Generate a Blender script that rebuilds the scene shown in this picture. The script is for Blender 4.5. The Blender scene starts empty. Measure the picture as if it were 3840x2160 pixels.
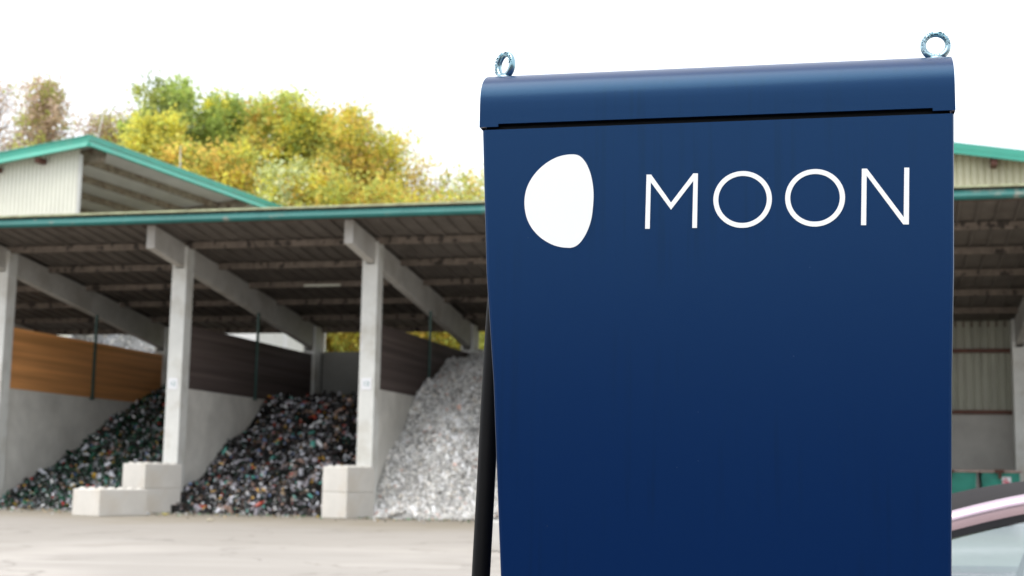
import bpy, math, random
import numpy as np
from mathutils import Vector, Matrix
sc = bpy.context.scene
COL = sc.collection

# ------------------------------------------------------------------ camera
FPX, YAW, PITCH, ROLL, CAMZ = 5276.8, .2456, .1348, .0176, 1.3152
F = Vector((-math.sin(YAW)*math.cos(PITCH), math.cos(YAW)*math.cos(PITCH), math.sin(PITCH)))
R0 = Vector((math.cos(YAW), math.sin(YAW), 0)); U0 = R0.cross(F)
Rv = R0*math.cos(ROLL)+U0*math.sin(ROLL); Uv = -R0*math.sin(ROLL)+U0*math.cos(ROLL)
cam = bpy.data.cameras.new('camera'); cam_o = bpy.data.objects.new('camera', cam); COL.objects.link(cam_o)
cam_o.matrix_world = Matrix(((Rv.x, Uv.x, -F.x, 0), (Rv.y, Uv.y, -F.y, 0), (Rv.z, Uv.z, -F.z, CAMZ), (0, 0, 0, 1)))
cam.sensor_width = 36; cam.lens = 36*FPX/3840
cam.clip_start = .05; cam.clip_end = 1000
cam.dof.use_dof = True; cam.dof.focus_distance = 2.5; cam.dof.aperture_fstop = 7.2
cam.dof.aperture_blades = 0
sc.camera = cam_o

# ------------------------------------------------------------------ sky, sun, exposure
SUN_EL, SUN_AZ = math.radians(66), math.radians(214)      # azimuth measured from +Y clockwise
w = bpy.data.worlds.new("World"); sc.world = w; w.use_nodes = True
nt = w.node_tree; nt.nodes.clear()
sky = nt.nodes.new('ShaderNodeTexSky'); sky.sky_type = 'NISHITA'; sky.sun_disc = False
sky.sun_elevation = SUN_EL; sky.sun_rotation = SUN_AZ; sky.air_density = 1.0; sky.dust_density = 4.0
mixs = nt.nodes.new('ShaderNodeMixRGB'); mixs.inputs[0].default_value = .82
mixs.inputs[2].default_value = (7.6, 7.9, 8.3, 1)        # closed cloud layer
bg = nt.nodes.new('ShaderNodeBackground'); bg.inputs[1].default_value = .115
wo = nt.nodes.new('ShaderNodeOutputWorld')
nt.links.new(sky.outputs[0], mixs.inputs[1]); nt.links.new(mixs.outputs[0], bg.inputs[0]); nt.links.new(bg.outputs[0], wo.inputs[0])
sl = bpy.data.lights.new('sun', 'SUN'); sl.energy = 1.55; sl.angle = math.radians(60); sl.color = (1, .96, .9)
so = bpy.data.objects.new('sun', sl); COL.objects.link(so)
sd = Vector((math.sin(SUN_AZ)*math.cos(SUN_EL), math.cos(SUN_AZ)*math.cos(SUN_EL), math.sin(SUN_EL)))
so.rotation_euler = sd.to_track_quat('Z', 'Y').to_euler(); so.location = (0, -10, 20)
sc.view_settings.view_transform = 'Standard'; sc.view_settings.look = 'None'
sc.view_settings.exposure = .95; sc.view_settings.gamma = 1
sc.cycles.max_bounces = 8; sc.cycles.transparent_max_bounces = 12

# ------------------------------------------------------------------ helpers
rnd = random.Random(4); NR = np.random.RandomState(7)
class MB:
    def __init__(s): s.v = []; s.f = []; s.smooth = False
    def add(s, vs, fs):
        n = len(s.v); s.v += [tuple(v) for v in vs]; s.f += [tuple(i+n for i in f) for f in fs]; return s
    def box(s, a, b):
        x0, y0, z0 = a; x1, y1, z1 = b
        return s.add([(x0,y0,z0),(x1,y0,z0),(x1,y1,z0),(x0,y1,z0),(x0,y0,z1),(x1,y0,z1),(x1,y1,z1),(x0,y1,z1)],
            [(0,3,2,1),(4,5,6,7),(0,1,5,4),(1,2,6,5),(2,3,7,6),(3,0,4,7)])
    def hexa(s, p):   # 8 points, bottom 4 then top 4
        return s.add(p, [(0,3,2,1),(4,5,6,7),(0,1,5,4),(1,2,6,5),(2,3,7,6),(3,0,4,7)])
    def prism(s, prof, ax, a, b):   # profile (2d) extruded along axis 0 or 1
        n = len(prof); vs = []
        for t in (a, b):
            for p in prof:
                vs.append((t, p[0], p[1]) if ax == 0 else (p[0], t, p[1]))
        fs = [(i, (i+1) % n, (i+1) % n+n, i+n) for i in range(n)] + [tuple(range(n))[::-1], tuple(range(n, 2*n))]
        return s.add(vs, fs)
    def tube(s, path, rad, n=10, cap=True):
        P = [Vector(p) for p in path]; m = len(P)
        if not hasattr(rad, '__len__'): rad = [rad]*m
        vs = []; prev = None
        for i, p in enumerate(P):
            t = (P[min(i+1, m-1)]-P[max(i-1, 0)]).normalized()
            if prev is None:
                prev = t.orthogonal().normalized()
            a = (prev - t*prev.dot(t)).normalized(); prev = a; b = t.cross(a)
            for k in range(n):
                c = 2*math.pi*k/n; vs.append(p+(a*math.cos(c)+b*math.sin(c))*rad[i])
        fs = [(i*n+k, i*n+(k+1) % n, (i+1)*n+(k+1) % n, (i+1)*n+k) for i in range(m-1) for k in range(n)]
        if cap: fs += [tuple(range(n))[::-1], tuple(range((m-1)*n, m*n))]
        return s.add(vs, fs)
    def build(s, name, mat, parent=None, bevel=0, smooth=None):
        return mkobj(name, s.v, s.f, mat, parent, bevel, s.smooth if smooth is None else smooth)
def origin_of(p):
    o = Vector((0,0,0))
    while p is not None: o += p.location; p = p.parent
    return o
def mkobj(name, vs, fs, mat, parent=None, bevel=0, smooth=False):
    me = bpy.data.meshes.new(name)
    if parent is not None: off = origin_of(parent); loc = Vector((0,0,0))
    else:
        A = np.array(vs); loc = Vector(((A[:,0].min()+A[:,0].max())/2, (A[:,1].min()+A[:,1].max())/2, A[:,2].min())); off = loc
    me.from_pydata([(v[0]-off.x, v[1]-off.y, v[2]-off.z) for v in vs], [], fs)
    me.materials.append(mat)
    if smooth: me.polygons.foreach_set('use_smooth', [True]*len(me.polygons))
    me.update()
    o = bpy.data.objects.new(name, me); COL.objects.link(o); o.location = loc
    if parent is not None: o.parent = parent
    if bevel:
        b = o.modifiers.new('bevel', 'BEVEL'); b.width = bevel; b.segments = 2; b.limit_method = 'ANGLE'
    return o
def empty(name, loc):
    o = bpy.data.objects.new(name, None); COL.objects.link(o); o.location = loc; o.empty_display_size = .2; return o
def tag(o, label=None, cat=None, group=None, kind=None):
    if label: o['label'] = label
    if cat: o['category'] = cat
    if group: o['group'] = group
    if kind: o['kind'] = kind
    return o

# ------------------------------------------------------------------ materials
def mat(name, base, rough=.8, var=.12, scale=2., stretch=(1,1,1), metal=0, spec=.5, bump=0, bscale=30, tint=None, tf=.5, tscale=.6, tlo=.5, thi=.7, coat=0):
    m = bpy.data.materials.new(name); m.use_nodes = True; n = m.node_tree; N = n.nodes; L = n.links
    p = N['Principled BSDF']; p.inputs['Roughness'].default_value = rough; p.inputs['Metallic'].default_value = metal
    p.inputs['Specular IOR Level'].default_value = spec
    p.inputs['Coat Weight'].default_value = coat; p.inputs['Coat Roughness'].default_value = .08
    tc = N.new('ShaderNodeTexCoord'); mp = N.new('ShaderNodeMapping'); mp.inputs['Scale'].default_value = stretch
    L.new(tc.outputs['Object'], mp.inputs[0])
    nz = N.new('ShaderNodeTexNoise'); nz.inputs['Scale'].default_value = scale; nz.inputs['Detail'].default_value = 6; nz.inputs['Roughness'].default_value = .6
    L.new(mp.outputs[0], nz.inputs['Vector'])
    mr = N.new('ShaderNodeMapRange'); mr.inputs[1].default_value = .3; mr.inputs[2].default_value = .7
    mr.inputs[3].default_value = 1-var; mr.inputs[4].default_value = 1+var; L.new(nz.outputs[0], mr.inputs[0])
    mx = N.new('ShaderNodeVectorMath'); mx.operation = 'SCALE'; mx.inputs[0].default_value = base[:3]
    L.new(mr.outputs[0], mx.inputs['Scale']); out = mx.outputs[0]
    if tint:
        n2 = N.new('ShaderNodeTexNoise'); n2.inputs['Scale'].default_value = tscale; n2.inputs['Detail'].default_value = 5; L.new(mp.outputs[0], n2.inputs['Vector'])
        r2 = N.new('ShaderNodeMapRange'); r2.inputs[1].default_value = tlo; r2.inputs[2].default_value = thi; r2.inputs[3].default_value = 0; r2.inputs[4].default_value = tf; L.new(n2.outputs[0], r2.inputs[0])
        m2 = N.new('ShaderNodeMixRGB'); m2.inputs[2].default_value = (*tint, 1); L.new(r2.outputs[0], m2.inputs[0]); L.new(out, m2.inputs[1]); out = m2.outputs[0]
    L.new(out, p.inputs['Base Color'])
    if bump:
        n3 = N.new('ShaderNodeTexNoise'); n3.inputs['Scale'].default_value = bscale; n3.inputs['Detail'].default_value = 4; L.new(mp.outputs[0], n3.inputs['Vector'])
        b = N.new('ShaderNodeBump'); b.inputs['Strength'].default_value = bump; b.inputs['Distance'].default_value = .02; L.new(n3.outputs[0], b.inputs['Height']); L.new(b.outputs[0], p.inputs['Normal'])
    return m
def attr_mat(name, rough=.5, spec=.5, trans=0, sub=0):
    m = bpy.data.materials.new(name); m.use_nodes = True; N = m.node_tree.nodes; L = m.node_tree.links
    p = N['Principled BSDF']; p.inputs['Roughness'].default_value = rough; p.inputs['Specular IOR Level'].default_value = spec
    a = N.new('ShaderNodeAttribute'); a.attribute_name = 'col'; L.new(a.outputs['Color'], p.inputs['Base Color'])
    if trans:
        t = N.new('ShaderNodeBsdfTranslucent'); L.new(a.outputs['Color'], t.inputs[0])
        mx = N.new('ShaderNodeMixShader'); mx.inputs[0].default_value = trans
        L.new(p.outputs[0], mx.inputs[1]); L.new(t.outputs[0], mx.inputs[2]); L.new(mx.outputs[0], N['Material Output'].inputs[0])
    return m
M = {}
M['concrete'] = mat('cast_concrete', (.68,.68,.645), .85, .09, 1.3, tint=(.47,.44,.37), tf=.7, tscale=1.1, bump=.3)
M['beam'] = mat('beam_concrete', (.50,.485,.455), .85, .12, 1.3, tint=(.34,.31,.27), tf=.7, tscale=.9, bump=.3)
M['concrete_pale'] = mat('pale_block_concrete', (.63,.605,.56), .85, .06, 2.2, tint=(.52,.46,.38), tf=.6, tscale=1.0, tlo=.5, thi=.68, bump=.3)
M['concrete_wall'] = mat('wall_concrete', (.66,.64,.59), .88, .16, .8, tint=(.52,.50,.45), tf=.6, tscale=.45, bump=.3)
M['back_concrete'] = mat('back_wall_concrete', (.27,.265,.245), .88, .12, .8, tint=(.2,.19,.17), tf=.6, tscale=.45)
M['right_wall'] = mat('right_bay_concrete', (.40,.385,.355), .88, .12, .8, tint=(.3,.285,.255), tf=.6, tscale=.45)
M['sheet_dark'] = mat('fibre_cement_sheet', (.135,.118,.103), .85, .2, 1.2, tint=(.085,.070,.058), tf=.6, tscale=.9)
M['sheet_pale'] = mat('grey_roof_sheet', (.62,.62,.58), .7, .1, 1.0)
M['purlin'] = mat('mottled_purlin', (.185,.15,.122), .9, .25, 2.5, stretch=(1.6,1,1), tint=(.035,.028,.024), tf=.9, tscale=2.6, tlo=.56, thi=.62)
M['purlin_brown'] = mat('rusty_purlin', (.30,.26,.20), .9, .4, 3.0, tint=(.13,.07,.04), tf=.8, tscale=2.5)
M['green'] = mat('green_trim', (.045,.33,.24), .4, .10, .7, tint=(.10,.30,.22), tf=.4, tscale=1.5)
M['teal'] = mat('teal_gutter', (.014,.135,.122), .55, .15, .8, tint=(.25,.22,.18), tf=.75, tscale=1.7, tlo=.6, thi=.7)
M['edge'] = mat('mossy_roof_edge', (.38,.40,.25), .9, .2, 4, tint=(.22,.17,.11), tf=.6, tscale=3)
M['white_sheet'] = mat('white_sheet_wall', (.72,.72,.62), .5, .05, .6)
M['white_hall'] = mat('white_hall_wall', (.72,.72,.70), .5, .04, .6)
M['cream_sheet'] = mat('cream_sheet_wall', (.60,.58,.40), .6, .08, .8)
M['grey_sheet'] = mat('grey_green_sheet', (.36,.36,.29), .7, .2, .6, stretch=(3,3,.5), tint=(.26,.25,.21), tf=.6, tscale=.6)
M['rust'] = mat('rust_rail', (.12,.05,.035), .8, .3, 3)
M['wood_orange'] = mat('orange_boarding', (.66,.30,.10), .75, .3, 1.0, stretch=(1,.10,5), tint=(.46,.21,.06), tf=.8, tscale=.8)
M['wood_dark'] = mat('dark_boarding', (.078,.056,.050), .85, .35, 1.0, stretch=(1,.10,5), tint=(.17,.13,.115), tf=.5, tscale=.9)
M['post'] = mat('dark_green_post', (.03,.07,.06), .5, .1, 3)
M['skip'] = mat('green_skip_paint', (.025,.27,.20), .5, .18, 1.5, tint=(.02,.17,.13), tf=.6, tscale=1.2)
M['skip_rim'] = mat('worn_rim', (.38,.27,.23), .7, .2, 5)
M['white'] = mat('white_plate', (.80,.80,.82), .4, .02, 2)
M['digit'] = mat('dark_green_print', (.06,.22,.20), .5, .02, 2)
M['red'] = mat('red_print', (.60,.08,.12), .5, .02, 2)
M['bark'] = mat('bark', (.16,.12,.09), .9, .25, 3)
M['hill'] = mat('hill_grass', (.16,.17,.06), .95, .3, .3, tint=(.25,.17,.05), tf=.7, tscale=.2)
M['black_rubber'] = mat('black_cable', (.005,.005,.0055), .5, .1, 30, spec=.15)
M['dark_gap'] = mat('black_inner', (.004,.004,.005), .6, .05, 10, spec=.2)
M['vinyl'] = mat('white_vinyl', (.86,.87,.87), .45, .01, 5)
M['zinc'] = mat('zinc_plated', (.34,.47,.52), .3, .12, 30, metal=1, tint=(.16,.36,.42), tf=.7, tscale=25)
M['silver'] = mat('silver_car_paint', (.56,.43,.49), .24, .03, 3, metal=.8, coat=.4)
M['black_trim'] = mat('black_car_trim', (.008,.008,.010), .5, .1, 8, spec=.15)
M['roof_black'] = mat('dark_car_roof', (.020,.017,.017), .6, .1, 3, spec=.06)
M['interior'] = mat('car_interior', (.40,.42,.42), .8, .1, 5)
M['tyre'] = mat('tyre_rubber', (.02,.02,.02), .8, .1, 8)
M['dark_cladding'] = mat('dark_cladding', (.05,.055,.06), .6, .1, .5)
M['glass_flake'] = attr_mat('cullet', .22, .7)
M['shard_pale'] = attr_mat('pale_shards', .5, .4)
M['leaf'] = attr_mat('leaves', .7, .25, trans=.62)

# ground material: pale worn concrete turning darker and tanner towards the bays
def ground_mat():
    m = bpy.data.materials.new('yard_concrete'); m.use_nodes = True; N = m.node_tree.nodes; L = m.node_tree.links
    p = N['Principled BSDF']; p.inputs['Roughness'].default_value = .8
    g = N.new('ShaderNodeNewGeometry')
    def noise(scale, sx, sy, det=5, dist=0):
        mp = N.new('ShaderNodeMapping'); mp.inputs['Scale'].default_value = (sx, sy, 1); L.new(g.outputs['Position'], mp.inputs[0])
        n = N.new('ShaderNodeTexNoise'); n.inputs['Scale'].default_value = scale; n.inputs['Detail'].default_value = det; n.inputs['Distortion'].default_value = dist; L.new(mp.outputs[0], n.inputs['Vector']); return n.outputs[0]
    def rng(x, a, b, c, d):
        r = N.new('ShaderNodeMapRange'); 
        for i, v in enumerate((a, b, c, d)): r.inputs[i+1].default_value = v
        L.new(x, r.inputs[0]); return r.outputs[0]
    def mixc(f, a, b):
        x = N.new('ShaderNodeMixRGB'); L.new(f, x.inputs[0])
        for i, c in ((1, a), (2, b)):
            if isinstance(c, tuple): x.inputs[i].default_value = (*c, 1)
            else: L.new(c, x.inputs[i])
        return x.outputs[0]
    def math_(op, a, b):
        x = N.new('ShaderNodeMath'); x.operation = op
        for i, c in ((0, a), (1, b)):
            if isinstance(c, (int, float)): x.inputs[i].default_value = c
            else: L.new(c, x.inputs[i])
        x.use_clamp = (op == 'MULTIPLY'); return x.outputs[0]
    c = mixc(rng(noise(.11, .45, .9, 6, .8), .46, .56, 0, 1), (.385,.354,.32), (.30,.275,.247))
    c = mixc(rng(noise(.6, .35, 1, 5, .4), .5, .68, 0, .5), c, (.42,.388,.35))
    sep = N.new('ShaderNodeSeparateXYZ'); L.new(g.outputs['Position'], sep.inputs[0])
    yy = math_('ADD', sep.outputs[1], math_('MULTIPLY', noise(.25, 1, .5, 4), 1.0))
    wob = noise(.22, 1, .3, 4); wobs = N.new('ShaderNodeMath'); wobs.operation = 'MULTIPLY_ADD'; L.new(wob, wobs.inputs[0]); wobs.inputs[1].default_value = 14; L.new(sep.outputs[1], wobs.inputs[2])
    far = N.new('ShaderNodeMath'); far.operation = 'MULTIPLY_ADD'; L.new(noise(.15, 1, .5, 6, .6), far.inputs[0]); far.inputs[1].default_value = 22; L.new(sep.outputs[1], far.inputs[2])
    c = mixc(rng(far.outputs[0], 31, 37, 0, .75), c, (.265,.24,.21))
    vm = N.new('ShaderNodeTexVoronoi'); vm.feature = 'DISTANCE_TO_EDGE'; vm.inputs['Scale'].default_value = .22; vm.inputs['Randomness'].default_value = .9
    ad = N.new('ShaderNodeVectorMath'); ad.operation = 'MULTIPLY_ADD'; ad.inputs[1].default_value = (2.2, 2.2, 0); nv = N.new('ShaderNodeTexNoise'); nv.inputs['Scale'].default_value = .7; nv.inputs['Detail'].default_value = 5; L.new(g.outputs['Position'], nv.inputs['Vector'])
    L.new(nv.outputs['Color'], ad.inputs[0]); L.new(g.outputs['Position'], ad.inputs[2]); L.new(ad.outputs[0], vm.inputs['Vector'])
    c = mixc(rng(vm.outputs['Distance'], .0, .012, .7, 0), c, (.14,.125,.105))
    c = mixc(rng(noise(.45, 1, 1.2, 7, 1.0), .56, .70, 0, .55), c, (.24,.215,.185))
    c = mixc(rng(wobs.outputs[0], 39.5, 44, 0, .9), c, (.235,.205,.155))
    c = mixc(rng(noise(1.3, .5, 1, 8, .5), .44, .66, 0, .5), c, (.31,.285,.255))
    L.new(c, p.inputs['Base Color'])
    b = N.new('ShaderNodeBump'); b.inputs['Strength'].default_value = .3; b.inputs['Distance'].default_value = .01; L.new(noise(40, 1, 1), b.inputs['Height']); L.new(b.outputs[0], p.inputs['Normal'])
    return m
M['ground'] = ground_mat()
M['asphalt'] = mat('asphalt', (.045,.045,.047), .9, .15, 3)

# charger paint: satin navy powder coat, faint run marks and dust specks
def navy():
    m = bpy.data.materials.new('navy_powder_coat'); m.use_nodes = True; N = m.node_tree.nodes; L = m.node_tree.links
    p = N['Principled BSDF']; p.inputs['Roughness'].default_value = .30; p.inputs['Specular IOR Level'].default_value = .58
    p.inputs['Specular Tint'].default_value = (.30,.67,1.0,1)
    tc = N.new('ShaderNodeTexCoord')
    mp = N.new('ShaderNodeMapping'); mp.inputs['Scale'].default_value = (1, 1, .035); L.new(tc.outputs['Object'], mp.inputs[0])
    st = N.new('ShaderNodeTexNoise'); st.inputs['Scale'].default_value = 70; st.inputs['Detail'].default_value = 3; L.new(mp.outputs[0], st.inputs['Vector'])
    big = N.new('ShaderNodeTexNoise'); big.inputs['Scale'].default_value = 2.6; L.new(tc.outputs['Object'], big.inputs['Vector'])
    r0 = N.new('ShaderNodeMapRange'); r0.inputs[1].default_value = .48; r0.inputs[2].default_value = .6; L.new(big.outputs[0], r0.inputs[0])
    r1 = N.new('ShaderNodeMapRange'); r1.inputs[1].default_value = .52; r1.inputs[2].default_value = .68; r1.inputs[4].default_value = .4; L.new(st.outputs[0], r1.inputs[0])
    mu = N.new('ShaderNodeMath'); mu.operation = 'MULTIPLY'; L.new(r0.outputs[0], mu.inputs[0]); L.new(r1.outputs[0], mu.inputs[1])
    c1 = N.new('ShaderNodeMixRGB'); c1.inputs[1].default_value = NAVY; c1.inputs[2].default_value = (.0002,.0045,.034, 1); L.new(mu.outputs[0], c1.inputs[0])
    vo = N.new('ShaderNodeTexVoronoi'); vo.inputs['Scale'].default_value = 26; L.new(tc.outputs['Object'], vo.inputs['Vector'])
    r2 = N.new('ShaderNodeMapRange'); r2.inputs[1].default_value = .035; r2.inputs[2].default_value = .02; L.new(vo.outputs['Distance'], r2.inputs[0])
    wn = N.new('ShaderNodeSeparateColor'); L.new(vo.outputs['Color'], wn.inputs[0])
    gt = N.new('ShaderNodeMath'); gt.operation = 'GREATER_THAN'; gt.inputs[1].default_value = .6; L.new(wn.outputs[0], gt.inputs[0])
    dm = N.new('ShaderNodeMath'); dm.operation = 'MULTIPLY'; L.new(r2.outputs[0], dm.inputs[0]); L.new(gt.outputs[0], dm.inputs[1])
    sp = N.new('ShaderNodeMixRGB'); sp.inputs[1].default_value = (.004,.008,.02,1); sp.inputs[2].default_value = (.035,.06,.12,1); L.new(wn.outputs[1], sp.inputs[0])
    c2 = N.new('ShaderNodeMixRGB'); L.new(dm.outputs[0], c2.inputs[0]); L.new(c1.outputs[0], c2.inputs[1]); L.new(sp.outputs[0], c2.inputs[2])
    L.new(c2.outputs[0], p.inputs['Base Color'])
    n3 = N.new('ShaderNodeTexNoise'); n3.inputs['Scale'].default_value = 500; L.new(tc.outputs['Object'], n3.inputs['Vector'])
    b = N.new('ShaderNodeBump'); b.inputs['Strength'].default_value = .12; b.inputs['Distance'].default_value = .001; L.new(n3.outputs[0], b.inputs['Height']); L.new(b.outputs[0], p.inputs['Normal'])
    return m
NAVY = (.0001, .0097, .062, 1)
M['navy'] = navy()
def car_glass():
    m = bpy.data.materials.new('car_glass'); m.use_nodes = True; N = m.node_tree.nodes; L = m.node_tree.links; N.remove(N['Principled BSDF'])
    g = N.new('ShaderNodeBsdfGlossy'); g.inputs[0].default_value = (.80,.90,.90,1); g.inputs[1].default_value = .03
    t = N.new('ShaderNodeBsdfTransparent'); t.inputs[0].default_value = (.62,.72,.70,1)
    fr = N.new('ShaderNodeFresnel'); fr.inputs[0].default_value = 1.55
    mr = N.new('ShaderNodeMapRange'); mr.inputs[1].default_value = 0; mr.inputs[2].default_value = 1; mr.inputs[3].default_value = .26; mr.inputs[4].default_value = 1; L.new(fr.outputs[0], mr.inputs[0])
    mx = N.new('ShaderNodeMixShader'); L.new(mr.outputs[0], mx.inputs[0]); L.new(t.outputs[0], mx.inputs[1]); L.new(g.outputs[0], mx.inputs[2]); L.new(mx.outputs[0], N['Material Output'].inputs[0])
    return m
M['glass'] = car_glass()

# ------------------------------------------------------------------ ground and hill
g = MB(); g.add([(-400,-120,0),(400,-120,0),(400,500,0),(-400,500,0)], [(0,1,2,3)])
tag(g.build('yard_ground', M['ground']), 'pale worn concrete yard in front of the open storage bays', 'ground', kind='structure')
g = MB(); g.add([(-60,-14,.004),(60,-14,.004),(60,1.6,.004),(-60,1.6,.004)], [(0,1,2,3)])  # unseen dark strip, added so the lower charger face reflects less light
tag(g.build('added_asphalt_strip', M['asphalt']), 'dark asphalt strip added out of view behind the camera to darken charger reflections', 'added_ground', kind='structure')
def hill_z(x, y):
    t = max(0, min(1, (y-74)/45)); s = t*t*(3-2*t)
    return -.3+s*(17+1.2*math.sin(x*.08)+.6*math.sin(x*.23+y*.1))
nx, ny = 60, 30; vs = []; fs = []
for j in range(ny):
    for i in range(nx):
        x = -150+i*5.; y = 72+j*4.; vs.append((x, y, hill_z(x, y)))
for j in range(ny-1):
    for i in range(nx-1): a = j*nx+i; fs.append((a, a+1, a+nx+1, a+nx))
tag(mkobj('hillside', vs, fs, M['hill'], smooth=True), 'grassy hillside rising behind the sheds', 'hillside', kind='structure')

# ------------------------------------------------------------------ front storage shed
S = 6.8875; X3 = -15.4445
CX = {0: X3-3*S, 1: X3-2*S, 2: X3-S, 3: X3, 4: X3+S, 5: -1.35, 6: 5.97, 7: 13.0}   # right face of each column
XL, XR = CX[0]-1.2, 15.0
YF, YB = 40.40, 57.2
def sheet_z(y): return 9.53-.120*(y-40.8)
shed = empty('storage_shed', ((XL+XR)/2, 50, 0))
tag(shed, 'long open-fronted shed with concrete columns, storage bays and teal gutter, in front of taller halls', 'shed')
# ribbed roof sheet
per = .55; prof = []
x = XL
while x < XR:
    prof += [(x, 0), (x+.45, 0), (x+.465, -.085), (x+.52, -.085)]; x += per
n = len(prof); ys = [YF+.05, 46, 51.5, YB]
vs = [(p[0], y, sheet_z(y)+p[1]) for y in ys for p in prof] + [(p[0], y, sheet_z(y)+p[1]+.06) for y in ys for p in prof]
fs = []; K = len(ys)*n
for j in range(len(ys)-1):
    for i in range(n-1):
        a = j*n+i; fs.append((a, a+n, a+n+1, a+1)); fs.append((a+K, a+1+K, a+n+1+K, a+n+K))
for i in range(n-1): fs.append((i, i+1, i+1+K, i+K)); a = (len(ys)-1)*n+i; fs.append((a, a+K, a+1+K, a+1))
roof = mkobj('roof', vs, fs, M['sheet_dark'], shed)
# roof edge flashing + gutter as sub-parts
m = MB(); m.prism([(YF-.10, 9.575), (YF+.35, 9.60), (YF+.35, 9.64), (YF-.10, 9.635)], 0, XL, XR); m.build('roof_edge', M['edge'], roof)
gp = [(YF+.02, 9.52), (YF-.02, 9.545), (YF-.05, 9.50), (YF-.055, 9.45), (YF-.13, 9.43), (YF-.17, 9.37), (YF-.15, 9.31), (YF-.10, 9.275), (YF-.02, 9.265), (YF+.04, 9.30)]
m = MB(); xs = np.linspace(XL-.2, XR+.2, 12)
for i in range(11): m.prism([(a, b-.04) for a, b in gp], 0, xs[i]+.004, xs[i+1]-.004)
m.build('gutter', M['teal'], roof, smooth=False)
m = MB(); m.prism([(YF+.06, 9.22), (YF+.12, 9.22), (YF+.12, 9.47), (YF+.06, 9.47)], 0, XL, XR); m.build('eaves_board', M['rust'], roof)
for yp in (43.5, 46.15, 48.8, 51.45, 54.1, 56.35):
    z = sheet_z(yp)-.055
    m = MB(); m.box((XL, yp-.08, z-.22), (XR, yp+.08, z)); m.build('purlin', M['purlin'], shed)
# strip light under the roof
m = MB(); m.box((-19.9, 47.9, 8.20), (-18.5, 48.05, 8.26)); m.build('strip_light', M['white_sheet'], shed)

BW = .30
def beam_top(y): return 9.36-.122*(y-41.3)
def beam_bot(y): return 8.60-.139*(y-41.3)
for i, xr in CX.items():
    xm = xr-.27
    # beam
    xb = xr-.12; xa = xb-BW
    m = MB(); m.hexa([(xa,41.3,8.60),(xb,41.3,8.60),(xb,56.6,beam_bot(56.6)),(xa,56.6,beam_bot(56.6)),(xa,41.3,9.36),(xb,41.3,9.36),(xb,56.6,beam_top(56.6)),(xa,56.6,beam_top(56.6))])
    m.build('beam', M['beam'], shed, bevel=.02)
    # forked front column: shaft below the beam, tine at each side of it
    y0, y1 = 43.39, 43.95; zb = beam_bot(y0)-.004
    m = MB(); m.box((xr-.54,y0,0),(xr,y1,zb-.05))
    m.box((xb+.003,y0,zb-.05),(xr,y1,beam_top(y1)-.02)); m.box((xr-.54,y0,zb-.05),(xa-.003,y1,beam_top(y1)-.02))
    m.build('column', M['concrete'], shed, bevel=.015)
    # rear column
    y0, y1 = 55.25, 55.85; zb = beam_bot(y1)-.01
    m = MB(); m.box((xr-.54,y0,0),(xr,y1,zb-.05)); m.box((xb+.003,y0,zb-.05),(xr,y1,beam_top(y1)-.02)); m.box((xr-.54,y0,zb-.05),(xa-.003,y1,beam_top(y1)-.02))
    m.build('column', M['concrete'], shed, bevel=.015)
    if i <= 4:
        wr = xr-.15
        m = MB(); m.box((wr-.2, 43.96, 0), (wr, 55.24, 4.19)); wall = m.build('divider_wall', M['concrete_wall'], shed)
        dark = i != 1
        m = MB(); m.box((wr-.12, 44.1, 4.191), (wr+.02, 55.2, 6.36))
        for k in range(1, 9): m.box((wr+.021, 44.1, 4.2+k*.24-.02), (wr+.028, 55.2, 4.2+k*.24+.0))
        o = m.build('wood_boarding', M['wood_dark' if dark else 'wood_orange'], wall)
        tag(o, 'dark weathered boarding' if dark else 'warm orange-brown boarding')
        yp = 49.6
        m = MB(); m.box((wr+.03, yp-.05, 4.1), (wr+.11, yp+.05, beam_bot(yp)-.01)); m.box((wr+.0, yp-.09, 4.1), (wr+.12, yp+.09, 4.16)); m.build('steel_post', M['post'], wall)
# concrete back wall of the open bays; taller sheeted one behind the right-hand bays
m = MB()
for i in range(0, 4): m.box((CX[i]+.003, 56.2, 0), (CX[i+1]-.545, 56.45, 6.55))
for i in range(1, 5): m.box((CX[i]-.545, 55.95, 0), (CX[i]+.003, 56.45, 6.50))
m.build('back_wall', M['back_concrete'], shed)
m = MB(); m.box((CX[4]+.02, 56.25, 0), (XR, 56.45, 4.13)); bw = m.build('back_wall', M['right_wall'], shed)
def corrug(m, x0, x1, y, z0, zt0, zt1, per=.25, dep=.05, thick=.02):
    n = max(2, int((x1-x0)/per)); p = (x1-x0)/n; pts = []
    for k in range(n):
        a = x0+k*p; pts += [(a, 0), (a+p*.62, 0), (a+p*.72, dep), (a+p*.9, dep)]
    pts.append((x1, 0)); vs = []
    for q, d in pts: zt = zt0+(zt1-zt0)*(q-x0)/(x1-x0); vs += [(q, y+d, z0), (q, y+d, zt)]
    nn = len(pts); vs += [(v[0], v[1]+thick, v[2]) for v in vs]
    fs = []
    for k in range(nn-1):
        a = 2*k; fs.append((a, a+2, a+3, a+1)); a += 2*nn; fs.append((a, a+1, a+3, a+2))
    e = 2*(nn-1); fs += [(0, 1, 2*nn+1, 2*nn), (e, e+2*nn, e+2*nn+1, e+1)]
    m.add(vs, fs)
m = MB(); corrug(m, CX[4]+.02, XR, 56.25, 4.14, 7.62, 7.62, .3, .05)
sh = m.build('sheet_wall', M['grey_sheet'], shed)
for z in (4.13, 6.46):
    m = MB(); m.box((CX[4]+.6, 56.05, z-.07), (XR, 56.24, z+.07)); m.build('rail', M['rust'], shed)

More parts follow.
